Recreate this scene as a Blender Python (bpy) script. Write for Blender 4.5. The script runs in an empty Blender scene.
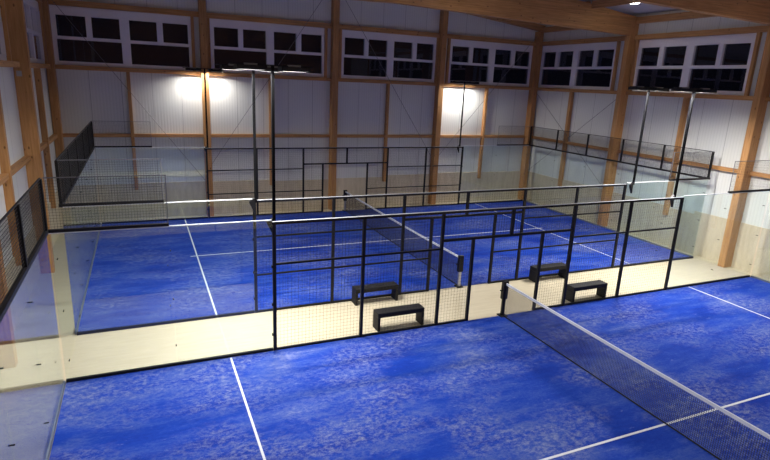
import bpy, math, random
from mathutils import Vector, Matrix
random.seed(7)
S = bpy.context.scene
COL = S.collection

# ------------------------------------------------------------ materials
def new_mat(name):
    m = bpy.data.materials.new(name); m.use_nodes = True
    nt = m.node_tree; nt.nodes.clear()
    out = nt.nodes.new('ShaderNodeOutputMaterial')
    return m, nt, out

def principled(name, col, rough=.5, metal=0., spec=.5, emit=None, estr=0.):
    m, nt, out = new_mat(name)
    b = nt.nodes.new('ShaderNodeBsdfPrincipled')
    b.inputs['Base Color'].default_value = (*col, 1)
    b.inputs['Roughness'].default_value = rough
    b.inputs['Metallic'].default_value = metal
    b.inputs['Specular IOR Level'].default_value = spec
    if emit:
        b.inputs['Emission Color'].default_value = (*emit, 1)
        b.inputs['Emission Strength'].default_value = estr
    nt.links.new(b.outputs[0], out.inputs[0])
    return m, nt, b

def coords(nt, scale=(1, 1, 1), rot=(0, 0, 0)):
    g = nt.nodes.new('ShaderNodeNewGeometry')
    mp = nt.nodes.new('ShaderNodeMapping')
    mp.inputs['Scale'].default_value = scale
    mp.inputs['Rotation'].default_value = rot
    nt.links.new(g.outputs['Position'], mp.inputs['Vector'])
    return mp.outputs[0]

def noise(nt, vec, scale, detail=4, rough=.6):
    n = nt.nodes.new('ShaderNodeTexNoise')
    n.inputs['Scale'].default_value = scale
    n.inputs['Detail'].default_value = detail
    n.inputs['Roughness'].default_value = rough
    nt.links.new(vec, n.inputs['Vector'])
    return n.outputs['Fac']

def ramp(nt, fac, stops):
    r = nt.nodes.new('ShaderNodeValToRGB')
    e = r.color_ramp.elements
    while len(e) < len(stops): e.new(.5)
    for i, (p, c) in enumerate(stops):
        e[i].position = p
        e[i].color = (*c, 1) if isinstance(c, tuple) else (c, c, c, 1)
    nt.links.new(fac, r.inputs[0])
    return r.outputs[0]

def mix(nt, fac, a, b, mode='MIX'):
    n = nt.nodes.new('ShaderNodeMix'); n.data_type = 'RGBA'; n.blend_type = mode
    for sock, v in ((n.inputs[0], fac), (n.inputs[6], a), (n.inputs[7], b)):
        if isinstance(v, bpy.types.NodeSocket): nt.links.new(v, sock)
        elif isinstance(v, (int, float)): sock.default_value = v
        else: sock.default_value = (*v, 1)
    return n.outputs[2]

def math_n(nt, op, a, b=None):
    n = nt.nodes.new('ShaderNodeMath'); n.operation = op
    for s, v in ((n.inputs[0], a), (n.inputs[1], b)):
        if v is None: continue
        if isinstance(v, bpy.types.NodeSocket): nt.links.new(v, s)
        else: s.default_value = v
    return n.outputs[0]

def bump(nt, h, b, strength=.3, dist=.01):
    n = nt.nodes.new('ShaderNodeBump')
    n.inputs['Strength'].default_value = strength
    n.inputs['Distance'].default_value = dist
    nt.links.new(h, n.inputs['Height'])
    nt.links.new(n.outputs[0], b.inputs['Normal'])

def make_wood(name, light, dark, grain, along):
    m, nt, b = principled(name, light, .55, spec=.3)
    sc = [14, 14, 14]; sc[along] = .9
    v = coords(nt, tuple(sc))
    n1 = noise(nt, v, 1.6, 6, .6)
    c = ramp(nt, n1, [(.3, dark), (.68, light)])
    # glued lamellas
    sc2 = [.6, .6, .6]
    lam = [2] if along != 2 else [1]
    v3 = coords(nt, tuple(22 if i in lam else .35 for i in range(3)))
    n3 = noise(nt, v3, 1., 2, .5)
    c = mix(nt, .55, c, ramp(nt, n3, [(.35, (.62, .62, .62)), (.65, (1.1, 1.1, 1.1))]), 'MULTIPLY')
    # knots
    vo = nt.nodes.new('ShaderNodeTexVoronoi'); vo.inputs['Scale'].default_value = 1
    sk = [5, 5, 5]; sk[along] = 2.6
    nt.links.new(coords(nt, tuple(sk)), vo.inputs['Vector'])
    k = ramp(nt, vo.outputs['Distance'], [(.07, 1.), (.13, 0.)])
    c = mix(nt, k, c, tuple(x * .45 for x in dark))
    nt.links.new(c, b.inputs['Base Color'])
    bump(nt, n1, b, .15, .004)
    return m

WOODL, WOODD = (.58, .31, .125), (.40, .19, .065)
M = {}
M['wood_z'] = make_wood('spruce_upright', WOODL, WOODD, 1, 2)
M['wood_x'] = make_wood('spruce_along_hall', WOODL, WOODD, 1, 0)
M['wood_y'] = make_wood('spruce_across_hall', WOODL, WOODD, 1, 1)

# blue artificial turf with sand wear
def make_turf():
    m, nt, b = principled('blue_turf', (.01, .07, .6), .85, spec=.15)
    streak = noise(nt, coords(nt, (.5, 2.2, 1), (0, 0, math.radians(6))), 1.3, 7, .68)
    blot = noise(nt, coords(nt, (.35, .5, 1)), 1., 4, .55)
    fine = noise(nt, coords(nt, (1, 1.6, 1)), 14, 10, .85)
    scuff = noise(nt, coords(nt, (1.2, 3.2, 1), (0, 0, math.radians(-12))), 2.2, 8, .75)
    w = math_n(nt, 'ADD', math_n(nt, 'MULTIPLY', streak, .38), math_n(nt, 'MULTIPLY', blot, .33))
    w = math_n(nt, 'ADD', w, math_n(nt, 'MULTIPLY', fine, .29))
    c = ramp(nt, w, [(.42, (.002, .024, .27)), (.50, (.005, .040, .34)), (.57, (.035, .078, .36)), (.66, (.16, .19, .38))])
    s = ramp(nt, scuff, [(.60, 0.), (.76, .75)])
    c = mix(nt, s, c, (.27, .31, .50))
    # crumbly sand residue
    cr = noise(nt, coords(nt, (1, 1.4, 1)), 7., 12, .84)
    area = ramp(nt, noise(nt, coords(nt, (.45, .7, 1)), 1.1, 3, .5), [(.42, 0.), (.62, 1.)])
    cr = math_n(nt, 'MULTIPLY', ramp(nt, cr, [(.46, 0.), (.64, .75)]), area)
    c = mix(nt, cr, c, (.26, .285, .40))
    nt.links.new(c, b.inputs['Base Color'])
    bump(nt, noise(nt, coords(nt), 160, 2, .6), b, .4, .01)
    return m
M['turf'] = make_turf()

m, nt, b = principled('white_line', (.62, .65, .70), .8, spec=.2)
M['line'] = m
def make_floor():
    m, nt, b = principled('beige_floor', (.72, .64, .45), .45, spec=.35)
    n1 = noise(nt, coords(nt, (.6, 7, 1)), 2., 5, .6)
    n2 = noise(nt, coords(nt), .8, 4, .6)
    c = ramp(nt, n1, [(.3, (.49, .43, .305)), (.7, (.56, .50, .365))])
    c = mix(nt, .35, c, ramp(nt, n2, [(.3, (.80, .78, .74)), (.7, (1, 1, 1))]), 'MULTIPLY')
    nt.links.new(c, b.inputs['Base Color'])
    return m
M['floor'] = make_floor()

def make_panel(axis):
    # ribbed white sandwich panel; the ribs run upright, repeated along axis
    m, nt, b = principled('sandwich_panel_' + 'xy'[axis], (.60, .60, .63), .5, spec=.35)
    g = nt.nodes.new('ShaderNodeNewGeometry')
    sp = nt.nodes.new('ShaderNodeSeparateXYZ'); nt.links.new(g.outputs['Position'], sp.inputs[0])
    t = sp.outputs[axis]
    rib = math_n(nt, 'SINE', math_n(nt, 'MULTIPLY', t, 2 * math.pi / .11))
    joint = math_n(nt, 'LESS_THAN', math_n(nt, 'FRACT', math_n(nt, 'DIVIDE', t, 1.07)), .018)
    c = mix(nt, joint, (.68, .685, .655), (.40, .40, .39))
    r2 = ramp(nt, math_n(nt, 'ADD', math_n(nt, 'MULTIPLY', rib, .5), .5), [(0., (.93, .93, .93)), (.35, (1, 1, 1))])
    c = mix(nt, 1., c, r2, 'MULTIPLY')
    nt.links.new(c, b.inputs['Base Color'])
    bump(nt, rib, b, .25, .004)
    return m
M['panel_x'] = make_panel(0)
M['panel_y'] = make_panel(1)

def make_board():
    m, nt, b = principled('plywood_board', (.62, .51, .34), .6, spec=.25)
    n1 = noise(nt, coords(nt, (5, 5, .9)), 1.3, 6, .65)
    n2 = noise(nt, coords(nt, (30, 30, 6)), 1, 3, .6)
    c = ramp(nt, n1, [(.3, (.52, .44, .32)), (.7, (.66, .575, .43))])
    c = mix(nt, .3, c, ramp(nt, n2, [(.3, (.8, .8, .8)), (.7, (1.05, 1.05, 1.05))]), 'MULTIPLY')
    nt.links.new(c, b.inputs['Base Color'])
    return m
M['board'] = make_board()
m, nt, b = principled('ceiling_panel', (.52, .51, .54), .7, spec=.2)
nt.links.new(ramp(nt, noise(nt, coords(nt, (1, .3, 1)), 1.2, 3, .5), [(.3, (.55, .53, .53)), (.7, (.62, .60, .60))]), b.inputs['Base Color'])
M['ceiling'] = m
def black(name, col, rough, spec=.35):
    m, nt, b = principled(name, col, rough, spec=spec)
    n = noise(nt, coords(nt), 30, 3, .5)
    nt.links.new(ramp(nt, n, [(.3, tuple(x * .8 for x in col)), (.7, tuple(x * 1.25 for x in col))]), b.inputs['Base Color'])
    return m
M['black'] = black('black_powder_coat', (.005, .005, .006), .5)
M['bench'] = black('dark_bench_board', (.005, .0045, .0055), .65)
M['mast'] = black('matt_black_mast', (.004, .004, .005), .7, .08)
M['rail_glint'] = principled('painted_rail_glint', (.27, .28, .30), .4)[0]  # reflected highlight on the black rail tops, put into the colour
M['rail'] = black('glossy_black_rail', (.012, .012, .015), .2)
M['channel'] = principled('grey_floor_channel', (.16, .19, .26), .4, .3)[0]
M['wire'] = black('black_welded_wire', (.012, .012, .014), .5)
M['cord'] = black('dark_grey_net_cord', (.03, .03, .045), .8)
M['thin'] = principled('galvanised_thin_wire', (.20, .20, .22), .45, .5)[0]
M['tape'] = principled('white_net_tape', (.60, .63, .70), .7, spec=.2)[0]
M['white'] = principled('white_upvc', (.78, .75, .77), .35, spec=.4)[0]
M['rod'] = principled('dark_steel_rod', (.16, .15, .16), .5, .3)[0]
M['steel'] = principled('galvanised_steel', (.55, .56, .60), .35, .8)[0]
M['grey'] = principled('grey_cast_housing', (.30, .29, .27), .5, .3)[0]
M['lens'] = principled('lit_lamp_lens', (.9, .9, .9), .4, emit=(1, .96, .9), estr=14.)[0]
M['plate'] = principled('white_joint_plate', (.34, .34, .38), .5)[0]

def make_glass(name, tint, base):
    m, nt, out = new_mat(name)
    tr = nt.nodes.new('ShaderNodeBsdfTransparent'); tr.inputs[0].default_value = (*tint, 1)
    gl = nt.nodes.new('ShaderNodeBsdfGlossy'); gl.inputs['Roughness'].default_value = .015
    gl.inputs['Color'].default_value = (.95, .97, 1, 1)
    g = nt.nodes.new('ShaderNodeNewGeometry')
    d = nt.nodes.new('ShaderNodeVectorMath'); d.operation = 'DOT_PRODUCT'
    nt.links.new(g.outputs['Normal'], d.inputs[0]); nt.links.new(g.outputs['Incoming'], d.inputs[1])
    c = math_n(nt, 'ABSOLUTE', d.outputs['Value'])
    f = math_n(nt, 'POWER', math_n(nt, 'SUBTRACT', 1., c), 5.)
    f = math_n(nt, 'ADD', math_n(nt, 'MULTIPLY', f, 1 - base), base)
    mx = nt.nodes.new('ShaderNodeMixShader')
    nt.links.new(f, mx.inputs[0]); nt.links.new(tr.outputs[0], mx.inputs[1]); nt.links.new(gl.outputs[0], mx.inputs[2])
    nt.links.new(mx.outputs[0], out.inputs[0])
    return m
M['glass'] = make_glass('tempered_glass', (.95, .985, .98), .04)
M['window_glass'] = make_glass('window_glass', (.55, .55, .58), .05)
M['glass_edge'] = principled('polished_glass_edge', (.78, .82, .84), .3, spec=.5)[0]

# ------------------------------------------------------------ mesh builder
class MB:
    def __init__(s, xf=None): s.v = []; s.f = []; s.xf = xf
    def _p(s, p):
        p = Vector(p)
        return tuple(s.xf @ p) if s.xf is not None else tuple(p)
    def box(s, a, b):
        x0, x1 = sorted((a[0], b[0])); y0, y1 = sorted((a[1], b[1])); z0, z1 = sorted((a[2], b[2]))
        return s.hexa([(x0, y0, z0), (x1, y0, z0), (x1, y1, z0), (x0, y1, z0), (x0, y0, z1), (x1, y0, z1), (x1, y1, z1), (x0, y1, z1)])
    def hexa(s, pts):
        n = len(s.v); s.v += [s._p(p) for p in pts]
        s.f += [tuple(n + i for i in q) for q in ((0, 3, 2, 1), (4, 5, 6, 7), (0, 1, 5, 4), (1, 2, 6, 5), (2, 3, 7, 6), (3, 0, 4, 7))]
        return s
    def bar(s, a, b, w, n=8, w2=None):
        a = Vector(a); b = Vector(b); d = (b - a).normalized()
        u = d.orthogonal().normalized(); t = d.cross(u)
        w2 = w if w2 is None else w2
        k = len(s.v)
        for c, r in ((a, w), (b, w2)):
            for i in range(n):
                th = 2 * math.pi * i / n
                s.v.append(s._p(c + u * math.cos(th) * r + t * math.sin(th) * r))
        for i in range(n):
            j = (i + 1) % n; s.f.append((k + i, k + j, k + n + j, k + n + i))
        s.f.append(tuple(k + i for i in reversed(range(n)))); s.f.append(tuple(k + n + i for i in range(n)))
        return s
    def prism(s, pts, d):
        n = len(pts); k = len(s.v); d = Vector(d)
        s.v += [s._p(p) for p in pts] + [s._p(Vector(p) + d) for p in pts]
        s.f.append(tuple(k + i for i in reversed(range(n)))); s.f.append(tuple(k + n + i for i in range(n)))
        for i in range(n):
            j = (i + 1) % n; s.f.append((k + i, k + j, k + n + j, k + n + i))
        return s
    def build(s, name, mat, parent=None, bevel=0, origin=None):
        import bmesh
        o0 = Vector(origin) if origin is not None else Vector((0, 0, 0))
        me = bpy.data.meshes.new(name)
        me.from_pydata([tuple(Vector(v) - o0) for v in s.v], [], s.f)
        bm = bmesh.new(); bm.from_mesh(me)
        bmesh.ops.recalc_face_normals(bm, faces=bm.faces); bm.to_mesh(me); bm.free()
        me.materials.append(mat)
        o = bpy.data.objects.new(name, me); COL.objects.link(o)
        o.location = o0
        if parent is not None: o.parent = parent
        if bevel:
            mo = o.modifiers.new('edge', 'BEVEL'); mo.width = bevel; mo.segments = 2; mo.limit_method = 'ANGLE'
        return o

def tag(o, label=None, cat=None, group=None, kind=None):
    if label: o['label'] = label
    if cat: o['category'] = cat
    if group: o['group'] = group
    if kind: o['kind'] = kind
    return o
def empty(name, loc=(0, 0, 0), rz=0.):
    o = bpy.data.objects.new(name, None); o.location = loc; o.rotation_euler = (0, 0, rz)
    o.empty_display_size = .2; COL.objects.link(o); return o
def copy_tree(o, parent=None):
    c = o.copy(); COL.objects.link(c)
    c.parent = parent
    for ch in [x for x in o.children]: copy_tree(ch, c)
    return c
def struct(o): o['kind'] = 'structure'; return o

# ------------------------------------------------------------ layout numbers (metres)
XL, XR, YB, YF = -1.30, 20.45, 12.85, -14.6
H3, H4 = 2.94, 3.92
G = 2.185                      # gap between the courts
COLY = [12.7, 6.85, 1.1, -4.7, -10.5]
COLX = [-1.15, 4.10, 9.48, 14.72, 20.22]
RIDGE = 9.58
def roof(x): return 8.86 + .107 * (abs(XR - RIDGE) - abs(x - RIDGE))
W0, W1 = 5.86, 7.86            # window band

# ---- floor
fl = MB().box((XL - .3, YF - .3, -.25), (XR + .3, YB + .3, 0)).build('floor', M['floor']); struct(fl)

# ---- walls : local frame u along the wall, w up, depth inwards (+n)
def frame_back(): return Matrix(((1, 0, 0, 0), (0, -1, 0, YB), (0, 0, 1, 0), (0, 0, 0, 1)))      # (u, n, z) -> world
def frame_right(): return Matrix(((0, -1, 0, XR), (1, 0, 0, 0), (0, 0, 1, 0), (0, 0, 0, 1)))
def frame_left(): return Matrix(((0, 1, 0, XL), (1, 0, 0, 0), (0, 0, 1, 0), (0, 0, 0, 1)))
win_back = [(-1.02, 3.67), (4.37, 9.06), (9.82, 14.49), (15.20, 20.03)]
win_side = [(7.65, 12.55), (1.75, 6.55), (-4.0, .75), (-9.9, -5.1)]

win_left = [(8.2, 12.3), (1.75, 5.9), (-4.0, .2)]
def wall(name, F, u0, u1, wins, mat, top):
    mb = MB(F)
    mb.box((u0, -.2, 0), (u1, 0, W0))
    e = sorted(wins); cur = u0
    for a, b_ in e:
        mb.box((cur, -.2, W0), (a, 0, W1)); cur = b_
    mb.box((cur, -.2, W0), (u1, 0, W1))
    if top == 'gable':
        mb.prism([(u0, -.2, W1), (u1, -.2, W1), (u1, -.2, roof(XR)), (RIDGE, -.2, roof(RIDGE)), (u0, -.2, roof(XL))], (0, .2, 0))
    else:
        mb.box((u0, -.2, W1), (u1, 0, roof(XR)))
    return struct(mb.build(name, mat))
wall('wall_back', frame_back(), XL - .2, XR + .2, win_back, M['panel_x'], 'gable')
wall('wall_right', frame_right(), YF, YB, win_side, M['panel_y'], 'flat')
wall('wall_left', frame_left(), YF, YB, win_left, M['panel_y'], 'flat')
mb = MB(); mb.prism([(XL, YF, 0), (XR, YF, 0), (XR, YF, roof(XR)), (RIDGE, YF, roof(RIDGE)), (XL, YF, roof(XL))], (0, -.2, 0))
struct(mb.build('wall_front', M['wood_x']))
mb = MB()
mb.prism([(XL - .4, YF - .3, roof(XL) - .02), (RIDGE, YF - .3, roof(RIDGE)), (XR + .4, YF - .3, roof(XR) - .02), (XR + .4, YF - .3, roof(XR) + .25), (RIDGE, YF - .3, roof(RIDGE) + .25), (XL - .4, YF - .3, roof(XL) + .25)], (0, YB - YF + .6, 0))
struct(mb.build('ceiling', M['ceiling']))

# ---- windows
wn = 0
def window(F, u0, u1):
    global wn
    wn += 1
    root = empty('window_%d' % wn); struct(root)
    L = u1 - u0
    X = lambda t: u0 + L * t
    fr = MB(F)
    # vertical and horizontal members around the six lights
    ua = [(.034, .233), (.273, .468), (.538, .739), (.784, .976)]      # upper lights
    ub = [(.028, .474), (.538, .980)]                                   # lower lights
    zb0, zb1, zt0, zt1 = 5.99, 6.74, 6.85, 7.56
    d0, d1 = -.12, .03
    fr.box((X(0), d0, W0), (X(1), d1, zb0)); fr.box((X(0), d0, zb1), (X(1), d1, zt0)); fr.box((X(0), d0, zt1), (X(1), d1, W1))
    cur = 0
    for a, c in ub: fr.box((X(cur), d0, zb0), (X(a), d1, zb1)); cur = c
    fr.box((X(cur), d0, zb0), (X(1), d1, zb1)); cur = 0
    for a, c in ua: fr.box((X(cur), d0, zt0), (X(a), d1, zt1)); cur = c
    fr.box((X(cur), d0, zt0), (X(1), d1, zt1))
    fr.build('window_frame', M['white'], root)
    # raised sash edges
    sa = MB(F); e = .022
    for (s, z0, z1) in ((ua, zt0, zt1), (ub, zb0, zb1)):
        for a, c in s:
            A, B = X(a), X(c)
            sa.box((A - e, d1, z0 - e), (B + e, d1 + .015, z0)); sa.box((A - e, d1, z1), (B + e, d1 + .015, z1 + e))
            sa.box((A - e, d1, z0), (A, d1 + .015, z1)); sa.box((B, d1, z0), (B + e, d1 + .015, z1))
    sa.build('sash', M['white'], root)
    for (s, z0, z1) in ((ua, zt0, zt1), (ub, zb0, zb1)):
        for a, c in s:
            MB(F).box((X(a), -.06, z0), (X(c), -.05, z1)).build('pane', M['window_glass'], root)
for a, c in win_back: window(frame_back(), a, c)
for a, c in win_side: window(frame_right(), a, c)
for a, c in win_left: window(frame_left(), a, c)

# ---- horizontal timber rails on the walls and plywood boards : trims
tn = 0
def trim(mb, mat):
    global tn
    tn += 1
    return struct(mb.build('trim_%d' % tn, mat))
def rails(F, u0, u1, mat):
    trim(MB(F).box((u0, 0, 3.27), (u1, .14, 3.40)), mat)
    trim(MB(F).box((u0, 0, 5.70), (u1, .16, 5.85)), mat)
    trim(MB(F).box((u0, 0, 7.87), (u1, .14, 8.06)), mat)
rails(frame_back(), XL, XR, M['wood_x'])
rails(frame_right(), YF, YB - .14, M['wood_y'])
rails(frame_left(), YF, YB - .14, M['wood_y'])
def boards(F, segs):
    for (a, c, h) in segs:
        trim(MB(F).box((a, 0, 0), (c, .035, h)), M['board'])
boards(frame_back(), [(XL, 1.25, 1.42), (1.25, 4.1, 1.44), (4.1, 6.7, 1.42), (6.7, 9.5, 1.36), (9.5, 12.1, 1.40), (12.1, 14.7, 1.48), (14.7, 17.4, 1.52), (17.4, XR, 1.5)])
boards(frame_right(), [(10.0, YB - .04, 1.52), (6.9, 10.0, 1.55), (3.9, 6.9, 1.55), (1.1, 2.75, 1.62), (2.75, 3.9, 1.5), (-2, 1.1, 1.62), (-4.7, -2, 1.55), (YF, -4.7, 1.55)])
boards(frame_left(), [(10.0, YB - .04, 1.42), (6.9, 10.0, 1.42), (3.9, 6.9, 1.42), (1.1, 3.9, 1.42), (-4.7, 1.1, 1.42), (YF, -4.7, 1.42)])

# timber jambs beside the windows
for F, ws, k in ((frame_back(), win_back, 'wood_z'), (frame_right(), win_side, 'wood_z'), (frame_left(), win_left, 'wood_z')):
    mb = MB(F)
    for a, c in ws:
        mb.box((a - .11, 0, W0 - .01), (a - .002, .12, W1 + .01)); mb.box((c + .002, 0, W0 - .01), (c + .11, .12, W1 + .01))
    trim(mb, M[k])

# ---- glulam columns
def column(x0, x1, y0, y1, ztop, label, plate=None, grp='glulam wall columns'):
    r = empty('timber_column', ((x0 + x1) / 2, (y0 + y1) / 2, 0))
    tag(r, label, 'column', grp)
    inv = Matrix.Translation((-(x0 + x1) / 2, -(y0 + y1) / 2, 0))
    MB(inv).box((x0, y0, 0), (x1, y1, ztop)).build('shaft', M['wood_z'], r, bevel=.008)
    if plate:
        for z in (5.55,):
            MB(inv).box(*plate(z)).build('joint_plate', M['plate'], r)
    return r
bl = ['timber column standing in the back left corner of the hall', 'brightly lit timber column behind the far left floodlight mast, first in from the left corner',
      'wide timber column at the middle of the back wall', 'timber column left of the rightmost back window, glowing on its right side', 'timber column in the back right corner of the hall']
for i, x in enumerate(COLX):
    w = .13
    d = .36
    column(x - w, x + w, YB - d, YB, roof(x) - .345, bl[i])
rl = ['tall timber column on the right wall between its two windows', 'tall timber column at the right edge, its foot in the gap between the courts', 'timber column on the right wall nearest the viewer']
for y, l in zip(COLY[1:4], rl):
    column(XR - .42, XR, y - .12, y + .12, 8.62, l)
ll = ['broad knotty timber column on the left wall with small steel plate', 'timber column on the left wall seen behind the near mesh fence', 'timber column on the left wall nearest the viewer']
for y, l in zip(COLY[1:4], ll):
    column(XL, XL + .37, y - .13, y + .10, 8.62, l, plate=lambda z, y=y: ((XL + .06, y - .145, z - .07), (XL + .18, y - .13, z + .07)))
# slender mid-bay posts
def post(x0, x1, y0, y1, label):
    cx, cy = (x0 + x1) / 2, (y0 + y1) / 2
    inv = Matrix.Translation((-cx, -cy, 0))
    o = MB(inv).box((x0, y0, 1.2), (x1, y1, 5.71)).build('wall_post', M['wood_z'], bevel=.005)
    o.location = (cx, cy, 0)
    tag(o, label, 'post', 'slender timber wall posts')
pl = ['slender timber post under the far left back window', 'slender timber post under the second back window, behind the masts', 'slender timber post under the third back window', 'slender timber post under the rightmost back window, lit on its left']
for x, l in zip((1.34, 6.72, 12.10, 17.45), pl):
    post(x - .06, x + .06, YB - .17, YB, l)
for y, l in zip((10.0, 3.9, -1.8), ['slender timber post on the right wall under the window nearest the back corner', 'slender timber post on the right wall behind the two right masts', 'slender timber post on the right wall nearest the viewer']):
    post(XR - .17, XR, y - .08, y + .08, l)
for y, l in zip((10.0, 3.9), ['slender timber post on the left wall nearest the back corner', 'slender timber post on the left wall nearest the viewer']):
    post(XL, XL + .17, y - .08, y + .08, l)

# ---- roof beams
def beam(y, label):
    r = empty('roof_beam', (RIDGE, y, 0)); tag(r, label, 'beam', 'glulam roof beams')
    xa, xb = XL, XR
    zb = lambda x: 8.02 + .024 * (abs(XR - RIDGE) - abs(x - RIDGE))
    pts = [(xa, 0, zb(xa)), (RIDGE, 0, zb(RIDGE)), (xb, 0, zb(xb)), (xb, 0, roof(xb) - .12), (RIDGE, 0, roof(RIDGE) - .12), (xa, 0, roof(xa) - .12)]
    pts = [(p[0] - RIDGE, -.11, p[2]) for p in pts]
    MB().prism(pts, (0, .22, 0)).build('beam_body', M['wood_x'], r, bevel=.01)
for y, l in zip(COLY[1:], ['deep glulam roof beam crossing the top right of the view to the right wall', 'second glulam roof beam, cut by the top right corner of the view', 'glulam roof beam above the near court', 'glulam roof beam behind the viewer']):
    beam(y, l)
o = MB(Matrix.Translation((-RIDGE, -(YB - .2), 0))).prism([(XL, YB - .30, roof(XL) - .31), (RIDGE, YB - .30, roof(RIDGE) - .31), (XR, YB - .30, roof(XR) - .31), (XR, YB - .30, roof(XR) - .03), (RIDGE, YB - .30, roof(RIDGE) - .03), (XL, YB - .30, roof(XL) - .03)], (0, .28, 0)).build('gable_rafter', M['wood_x'])
o.location = (RIDGE, YB - .2, 0)
tag(o, 'sloping timber rafter along the top of the back wall', 'rafter')
# purlins between beams
bays = [(6.96, 12.55), (1.21, 6.74), (-4.59, .99)]
for bi, (y0, y1) in enumerate(bays):
    for xi, x in enumerate((17.9, 13.6, 9.58, 5.0, .8)):
        zt = roof(x) + (.017 if xi != 2 else -.0)
        o = MB(Matrix.Translation((-x, -y0, 0))).box((x - .07, y0, zt - .30), (x + .07, y1, zt - .02)).build('purlin', M['wood_y'])
        o.location = (x, y0, 0)
        tag(o, '%s timber purlin under the ceiling, %s' % (['rightmost', 'second from right', 'ridge', 'second from left', 'leftmost'][xi], ['next to the back wall', 'between the two visible roof beams', 'above the near court'][bi]), 'purlin', 'ceiling purlins')
    for s, x0, x1 in (('right', XR - .18, XR), ('left', XL, XL + .18)):
        o = MB(Matrix.Translation((-x0, -y0, 0))).box((x0, y0, 8.50), (x1, y1, 8.74)).build('eaves_beam', M['wood_y'])
        o.location = (x0, y0, 0)
        tag(o, 'timber eaves beam along the top of the %s wall, %s' % (s, ['next to the back corner', 'between the two visible roof beams', 'above the near court'][bi]), 'beam', 'eaves beams')

# ---- bracing rods
def rod(a, b, label):
    o = MB(Matrix.Translation(tuple(-Vector(a)))).bar(a, b, .009, 6).build('bracing_rod', M['rod'])
    o.location = a; tag(o, label, 'rod', 'steel bracing rods')
yb = YB - .21
rod((-1.0, yb, 8.15), (4.0, yb, 1.45), 'thin steel rod slanting down across the far left back window')
rod((9.3, yb, 9.55), (4.25, yb, 2.2), 'thin steel rod rising to the right across the second back window')
rod((9.62, yb, 9.45), (14.55, yb, 2.3), 'thin steel rod slanting down across the third back window')
rod((20.05, yb, 8.3), (14.9, yb, 2.4), 'thin steel rod rising to the right across the rightmost back window')
xr = XR - .21
rod((xr - .03, 12.4, 5.6), (xr - .03, 7.0, 1.6), 'thin steel rod slanting down towards the viewer on the right wall near the back corner')
rod((xr, 7.0, 5.6), (xr, 12.4, 1.6), 'thin steel rod slanting down to the back corner on the right wall')

# ------------------------------------------------------------ courts
def court(y0, label, name='court_turf'):
    r = empty(name, (10, y0 + 5, 0)); tag(r, label, 'court', 'blue padel courts')
    T = Matrix.Translation((-10, -5, 0))
    MB(T).box((0.03, .0, 0), (19.97, 10, .012)).build('turf', M['turf'], r)
    for x in (3.05, 16.95):
        MB(T).box((x - .020, .03, .012), (x + .020, 9.97, .017)).build('service_line', M['line'], r)
    MB(T).box((2.85, 4.977, .012), (3.022, 5.023, .017)).build('center_line', M['line'], r)
    MB(T).box((3.078, 4.977, .012), (16.922, 5.023, .017)).build('center_line', M['line'], r)
    MB(T).box((16.978, 4.977, .012), (17.15, 5.023, .017)).build('center_line', M['line'], r)
court(-10, 'worn blue turf court in the foreground, cut by the bottom of the view')
court(G, 'worn blue turf court farther back, beyond the pale strip')

# ---- net
def net(y0, label, white_low, centre_label=None):
    r = empty('court_net', (9.95, y0 + 5, 0)); tag(r, label, 'net', 'padel nets')
    T = Matrix.Translation((-10, -5, 0))
    n = MB(T); N = 270; top = lambda y: .87 + .035 * ((y - 5) / 5) ** 2
    zs = [.04 + i * .036 for i in range(23)]
    hw = .0023
    for i in range(N + 1):
        y = .06 + 9.88 * i / N
        n.box((10 - hw, y - hw, .03), (10 + hw, y + hw, top(y)))
    for z in zs:
        n.box((10 - hw, .06, z - hw), (10 + hw, 9.94, z + hw))
    n.build('net_mesh', M['cord'], r)
    t = MB(T); K = 16
    for i in range(K):
        a = .04 + 9.92 * i / K; b_ = .04 + 9.92 * (i + 1) / K
        za, zb_ = top(a), top(b_)
        t.hexa([(9.985, a, za - .035), (10.015, a, za - .035), (10.015, b_, zb_ - .035), (9.985, b_, zb_ - .035),
                (9.985, a, za + .022), (10.015, a, za + .022), (10.015, b_, zb_ + .022), (9.985, b_, zb_ + .022)])
    t.build('net_tape', M['tape'], r)
    MB(T).bar((10, .05, .03), (10, 9.95, .03), .014, 8).build('bottom_cable', M['black'], r)
    for y in (.0, 10.0):
        p = MB(T).box((9.96, y - .035, .012), (10.04, y + .035, .95)).build('net_post', M['steel'] if white_low else M['black'], r, bevel=.006)
        MB(T).box((9.90, y - .11, .012), (10.10, y + .11, .03)).build('base_plate', M['black'], p)
        MB(T).box((9.925, y - .055, .48), (10.075, y + .055, .97)).build('tension_box', M['black'], p, bevel=.006)
        c = MB(T).bar((9.925, y, .72), (9.86, y, .72), .018, 8).build('crank', M['black'], p)
net(-10, 'white-taped net running into the lower right foreground', False)
net(G, 'white-taped net across the court farther back', True)

# ---- welded mesh helper
def grid(mb, axis, a0, a1, z0, z1, c, sp=.05, w=.0019):
    n = max(1, round((a1 - a0) / sp)); k = max(1, round((z1 - z0) / sp))
    def B(p0, p1, q0, q1):
        if axis == 0: mb.box((p0, c - w, q0), (p1, c + w, q1))
        else: mb.box((c - w, p0, q0), (c + w, p1, q1))
    for i in range(n + 1):
        a = a0 + (a1 - a0) * i / n; B(a - w, a + w, z0, z1)
    for j in range(k + 1):
        z = z0 + (z1 - z0) * j / k; B(a0, a1, z - w, z + w)

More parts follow.
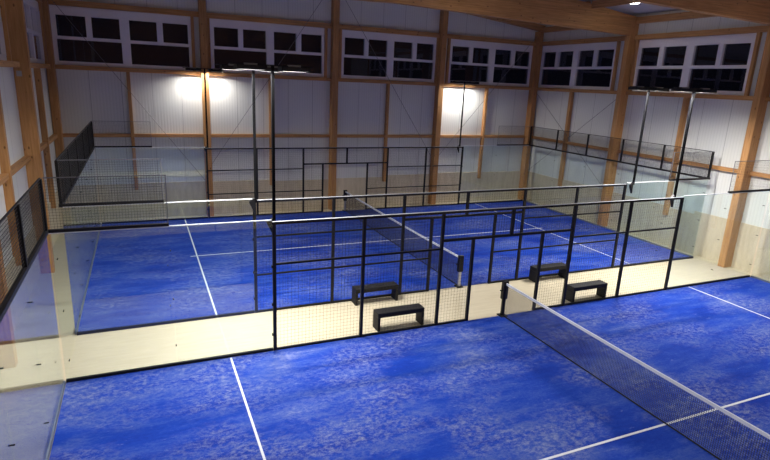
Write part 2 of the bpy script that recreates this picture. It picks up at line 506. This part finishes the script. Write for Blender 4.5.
# ---- side fence with central doorway, local origin x=10,y
HM = 2.90
def side_fence(y, rails_z1, label, sgn, nearcourt=False):
    r = empty('mesh_fence', (10, y, 0)); tag(r, label, 'fence', 'black mesh side fences')
    T = Matrix.Translation((-10, 0, 0)); p = .035; DL = 8.88
    for x in (4, 6, 8, 12, 14, 16):
        MB(T).box((x - p, -p, 0), (x + p, p, HM - .06)).build('post', M['black'], r, bevel=.004)
    for x in (DL, 11):
        MB(T).box((x - p, -p, 0), (x + p, p, 2.15)).build('door_post', M['black'], r, bevel=.004)
    MB(T).box((10 - p, -p, 2.21), (10 + p, p, HM - .06)).build('short_post', M['black'], r)
    MB(T).box((4 - p, -p, HM - .06), (16 + p, p, HM - .008)).build('top_rail', M['rail'], r)
    MB(T).box((4 - p, -p + .004, HM - .008), (16 + p, p - .004, HM)).build('rail_glint_strip', M['rail_glint'], r)  # added strip, its light grey stands in for light reflected off the rail
    MB(T).box((8 + p, -.03, 2.15), (12 - p, .03, 2.21)).build('door_head_rail', M['black'], r)
    spans = [(4, 6), (6, 8), (12, 14), (14, 16)]
    for a, c in spans:
        MB(T).box((a + p, -.02, 1.96), (c - p, .02, 2.00)).build('middle_rail', M['black'], r)
        if rails_z1: MB(T).box((a + p, -.02, .98), (c - p, .02, 1.02)).build('middle_rail', M['black'], r)
    if rails_z1:
        for a, c in ((8, DL), (11, 12)):
            MB(T).box((a + p, -.02, .98), (c - p, .02, 1.02)).build('middle_rail', M['black'], r)
    for a, c in spans + [(8, DL), (11, 12)]:
        MB(T).box((a + p, -.025, 0.0), (c - p, .025, .05)).build('bottom_rail', M['black'], r)
    for a, c in spans:
        m_ = MB(T); grid(m_, 0, a + .03, c - .03, .04, HM - .06, .024 * sgn, sp=.08, w=.0012); m_.build('mesh_panel', M['wire'], r)
    for a, c in ((8, DL), (11, 12)):
        m_ = MB(T); grid(m_, 0, a + .03, c - .03, .04, 2.15, .024 * sgn, sp=.08, w=.0012); m_.build('mesh_panel', M['wire'], r)
    for a, c in ((8, 10), (10, 12)):
        m_ = MB(T); grid(m_, 0, a + .03, c - .03, 2.21, HM - .06, .024 * sgn, sp=.08, w=.0012); m_.build('mesh_panel', M['wire'], r)
    for x, z in ((4, .35), (4, 1.05), (4, 1.9), (16, .35), (16, 1.05), (16, 1.9)):
        MB(T).box((x - .06 if x == 4 else x + p, -.02, z), (x - p if x == 4 else x + .06, .02, z + .06)).build('clamp', M['black'], r)
side_fence(0.037, False, 'black mesh fence with doorway along the foreground court, nearest the viewer', -1)
side_fence(G - .037, True, 'black mesh fence with doorway on the near side of the farther court', 1)
side_fence(G + 10.037, True, 'black mesh fence with doorway along the back wall', -1)

# ---- glass fences
def fitting(T, r, axis, a, c, z):
    m_ = MB(T)
    if axis == 0: m_.bar((a, c - .035, z), (a, c + .035, z), .010, 10)
    else: m_.bar((c - .035, a, z), (c + .035, a, z), .010, 10)
    m_.build('glass_fitting', M['black'], r)
def side_glass(y, x0, x1, corner, label):
    # corner = x of the court corner; the one-metre mesh stands above the two metres next to it
    r = empty('corner_glass_wall', (corner, y, 0)); tag(r, label, 'glass wall', 'glass corner walls')
    T = Matrix.Translation((-corner, 0, 0))
    xm = (x0 + x1) / 2
    s = 1 if corner == x0 else -1
    e0 = .03 if corner == x0 else .045
    e1 = .045 if corner == x0 else .03
    for a, c in ((x0 + e0, xm - .006), (xm + .006, x1 - e1)):
        MB(T).box((a, -.006, .06), (c, .006, H3 - .02)).build('glass_pane', M['glass'], r)
        MB(T).box((a, -.014, H3 - .02), (c, .014, H3 - .0)).build('top_cap', M['glass_edge'], r)
    MB(T).box((x0 + e0, -.03, 0), (x1 - e1, .03, .06)).build('base_rail', M['black'], r)
    a, c = (x0 + .0, xm) if corner == x0 else (xm, x1)
    MB(T).box((a + (.03 if s > 0 else 0), -.03, H3), (c - (.03 if s < 0 else 0), .03, H3 + .055)).build('mesh_bottom_rail', M['black'], r)
    MB(T).box((a + (.03 if s > 0 else 0), -.009, H4 - .016), (c - (.03 if s < 0 else 0), .009, H4)).build('mesh_top_rail', M['thin'], r)
    xe = xm - .012 * s
    MB(T).box((xe - .007, -.007, H3 + .055), (xe + .007, .007, H4 - .016)).build('mesh_end_bar', M['thin'], r)
    m_ = MB(T); grid(m_, 0, a + .03, c - .03, H3 + .05, H4 - .01, 0, w=.0016); m_.build('mesh_panel', M['wire'], r)
    for z in (.45, 1.45, 2.45):
        fitting(T, r, 0, corner + s * .12, 0, z)
        fitting(T, r, 0, xm, 0, z)
side_glass(0.037, 0, 4, 0, 'glass corner wall on the left beside the near mesh fence')
side_glass(0.037, 16, 20, 20, 'glass corner wall at the right edge of the view, beside the foreground court')
side_glass(G - .037, 0, 4, 0, 'left glass corner wall on the near side of the farther court')
side_glass(G - .037, 16, 20, 20, 'right glass corner wall on the near side of the farther court')
side_glass(G + 10.037, 0, 4, 0, 'left glass corner wall in front of the back wall')
side_glass(G + 10.037, 16, 20, 20, 'right glass corner wall in front of the back wall')

def end_wall(x, y0, label):
    r = empty('end_glass_wall', (x, y0 + 5, 0)); tag(r, label, 'glass wall', 'glass end walls')
    T = Matrix.Translation((0, -5, 0))
    for i in range(5):
        a, c = 2 * i, 2 * i + 2
        MB(T).box((-.006, a + .006, .06), (.006, c - .006, H3 - .02)).build('glass_pane', M['glass'], r)
        m_ = MB(T); grid(m_, 1, a + .0, c - .0, H3 + .05, H4 - .02, 0.0, w=.0026); m_.build('mesh_panel', M['wire'], r)
    MB(T).box((-.02, -.0, 0), (.02, 10.0, .06)).build('base_rail', M['channel'], r)
    MB(T).box((-.035, -.06, H3 - .01), (.035, 10.06, H3 + .055)).build('mesh_bottom_rail', M['black'], r)
    MB(T).box((-.012, -.03, H4 - .022), (.012, 10.03, H4)).build('mesh_top_rail', M['wire'], r)
    for i in range(6):
        y = 2 * i
        MB(T).box((-.03, y - .03, H3 + .055), (.03, y + .03, H4 - .022)).build('mesh_post', M['black'], r)
        if 0 < i < 5:
            for z in (.45, 1.45, 2.45): fitting(T, r, 1, y, 0, z)
end_wall(0, -10, 'left glass end wall of the foreground court with dark mesh above, at the left edge')
end_wall(20, -10, 'right glass end wall of the foreground court at the right edge')
end_wall(0, G, 'left glass end wall of the farther court, topped by dark mesh seen edge on')
end_wall(20, G, 'right glass end wall of the farther court with black mesh above, beside the right wall')

# ------------------------------------------------------------ benches
def make_bench():
    r = empty('bench', (0, 0, 0)); tag(r, 'x', 'bench', 'black benches in the strip between the courts')
    W, D, H = 1.24, .31, .46
    MB().box((-W / 2, -D / 2, H - .12), (W / 2, D / 2, H)).build('seat', M['bench'], r, bevel=.012)
    for s in (-1, 1):
        MB().box((s * (W / 2 - .07), -D / 2, 0), (s * W / 2, D / 2, H - .12)).build('side_panel', M['bench'], r, bevel=.008)
    return r
bench = make_bench()
for i, (x, y, l) in enumerate(((7.10, .31, 'black bench close behind the near mesh fence, left of the doorway'),
                               (7.15, 1.92, 'black bench against the farther fence, left of the net post'),
                               (13.02, .25, 'black bench close behind the near mesh fence, right of the doorway'),
                               (13.05, 1.92, 'black bench against the farther fence, right of the doorway'))):
    o = bench if i == 0 else copy_tree(bench)
    o.location = (x, y, 0); o['label'] = l

# ------------------------------------------------------------ floodlight masts
def make_mast():
    r = empty('floodlight_mast', (0, 0, H3)); tag(r, 'x', 'light mast', 'floodlight masts on the court fences')
    zt = 5.90 - H3
    MB().box((-.028, -.028, -.06), (.028, .028, zt + .05)).build('mast_pole', M['mast'], r)
    MB().prism([(-.03, -.035, -.35), (-.03, -.035, .02), (-.16, -.035, -.06)], (0, .07, 0)).build('bracket', M['black'], r)
    MB().box((-.80, -.03, zt + .051), (.80, .03, zt + .075)).build('cross_arm', M['black'], r)
    for s in (-1, 1):
        x = .42 * s
        h = MB().box((x - .28, -.17, zt + .02), (x + .28, .17, zt + .05)).box((x - .28, -.17, zt - .035), (x - .255, .17, zt + .02)).box((x + .255, -.17, zt - .035), (x + .28, .17, zt + .02)).box((x - .255, -.17, zt - .035), (x + .255, -.15, zt + .02)).box((x - .255, .15, zt - .035), (x + .255, .17, zt + .02)).build('lamp_housing', M['black'], r)
        MB().box((x - .12, -.07, zt + .05), (x + .12, .07, zt + .085)).build('driver_box', M['grey'], h, bevel=.006)
        MB().box((x - .25, -.14, zt + .006), (x + .25, .14, zt + .019)).build('lamp_lens', M['lens'], h)
    return r
mast = make_mast()
ml = [((4.06, 12.29), 0, 'black floodlight mast against the back wall, in front of the brightly lit left column'),
      ((15.86, 12.29), 0, 'black floodlight mast against the back wall, in front of the bright panel on the right'),
      ((4.02, G - .11), 0, 'left one of the two tall masts standing close together, rising from the farther fence'),
      ((4.02, .12), 0, 'right one of the two tall masts standing close together, rising from the near fence'),
      ((16.26, G - .11), 0, 'leaning-looking mast left of its pair before the right wall, on the farther fence'),
      ((15.76, .12), 0, 'mast right of its pair before the right wall, on the near fence')]
LP = 110.
def flood(x, y, z, tilt, e=1.):
    ld = bpy.data.lights.new('floodlight', 'AREA'); ld.shape = 'RECTANGLE'; ld.size = .5; ld.size_y = .28
    ld.energy = LP * e; ld.spread = math.radians(165); ld.color = (1, .97, .93)
    lo = bpy.data.objects.new('floodlight', ld); lo.location = (x, y, z); lo.rotation_euler = (tilt, 0, 0); COL.objects.link(lo)
    return lo
for i, ((x, y), rz, l) in enumerate(ml):
    o = mast if i == 0 else copy_tree(mast)
    o.location = (x, y, H3); o['label'] = l
    for s in (-1, 1): flood(x + .42 * s, y, 5.902, -.3 if y > 12 else 0, .52 if y > 12 else 1.)
for x in (4, 16):      # the masts of the viewer's side of the near court
    o = copy_tree(mast); o.location = (x, -10.1, H3)
    o['label'] = 'floodlight mast on the viewer\'s side of the foreground court, %s' % ('left' if x == 4 else 'right')
    MB().box((-.028, -.028, -H3), (.028, .028, -.06)).build('lower_pole', M['black'], o)
    for s in (-1, 1): flood(x + .42 * s, -10.1, 5.902, 0)

# ------------------------------------------------------------ ceiling lamps
def make_lamp():
    r = empty('ceiling_lamp'); tag(r, 'x', 'lamp', 'round ceiling lamps')
    MB().bar((0, 0, 0), (0, 0, -.10), .05, 12).build('stem', M['black'], r)
    MB().bar((0, 0, -.10), (0, 0, -.17), .10, 24, .20).build('lamp_housing', M['grey'], r)
    MB().bar((0, 0, -.17), (0, 0, -.20), .19, 24).build('lamp_lens', M['lens_b'], r)
    return r
M['lens_b'] = principled('round_lamp_lens', (.9, .9, .9), .4, emit=(1, .96, .88), estr=14.)[0]
lamp = make_lamp()
k = 0
for y, yn in ((5.0, 'middle bay'), (-1.8, 'bay above the near court'), (9.7, 'bay next to the back wall')):
    for x, xn in ((18.15, 'right'), (11.6, 'right of the ridge'), (7.4, 'left of the ridge'), (2.6, 'left')):
        if y > 9: continue
        o = lamp if k == 0 else copy_tree(lamp); k += 1
        o.location = (x, y, roof(x) - .02)
        o['label'] = 'lit round ceiling lamp between the two roof beams at the top right' if k == 1 else 'round ceiling lamp, %s, %s' % (xn, yn)
        ld = bpy.data.lights.new('downlight', 'AREA'); ld.shape = 'DISK'; ld.size = .34; ld.energy = 90; ld.color = (1, .93, .84)
        lo = bpy.data.objects.new('downlight', ld); lo.location = (x, y, roof(x) - .21); COL.objects.link(lo)

# ------------------------------------------------------------ world, camera, view
w = bpy.data.worlds.new('night'); S.world = w; w.use_nodes = True
w.node_tree.nodes['Background'].inputs[0].default_value = (.004, .004, .008, 1)
w.node_tree.nodes['Background'].inputs[1].default_value = .5

cam = bpy.data.cameras.new('camera'); co = bpy.data.objects.new('camera', cam); COL.objects.link(co)
cx_, cy_, cz_ = 1.3035, -.1674, -.2523
R = Matrix.Rotation(cz_, 3, 'Z') @ Matrix.Rotation(cx_, 3, 'X') @ Matrix.Rotation(cy_, 3, 'Y')
co.matrix_world = Matrix.Translation((1.6209, -10.7242, 5.7363)) @ R.to_4x4()
cam.sensor_width = 36; cam.lens = 545.05 / 770 * 36; cam.clip_start = .05
S.camera = co
S.view_settings.view_transform = 'Standard'; S.view_settings.look = 'None'
S.view_settings.gamma = 1; S.view_settings.use_curve_mapping = False
S.view_settings.exposure = 0.92
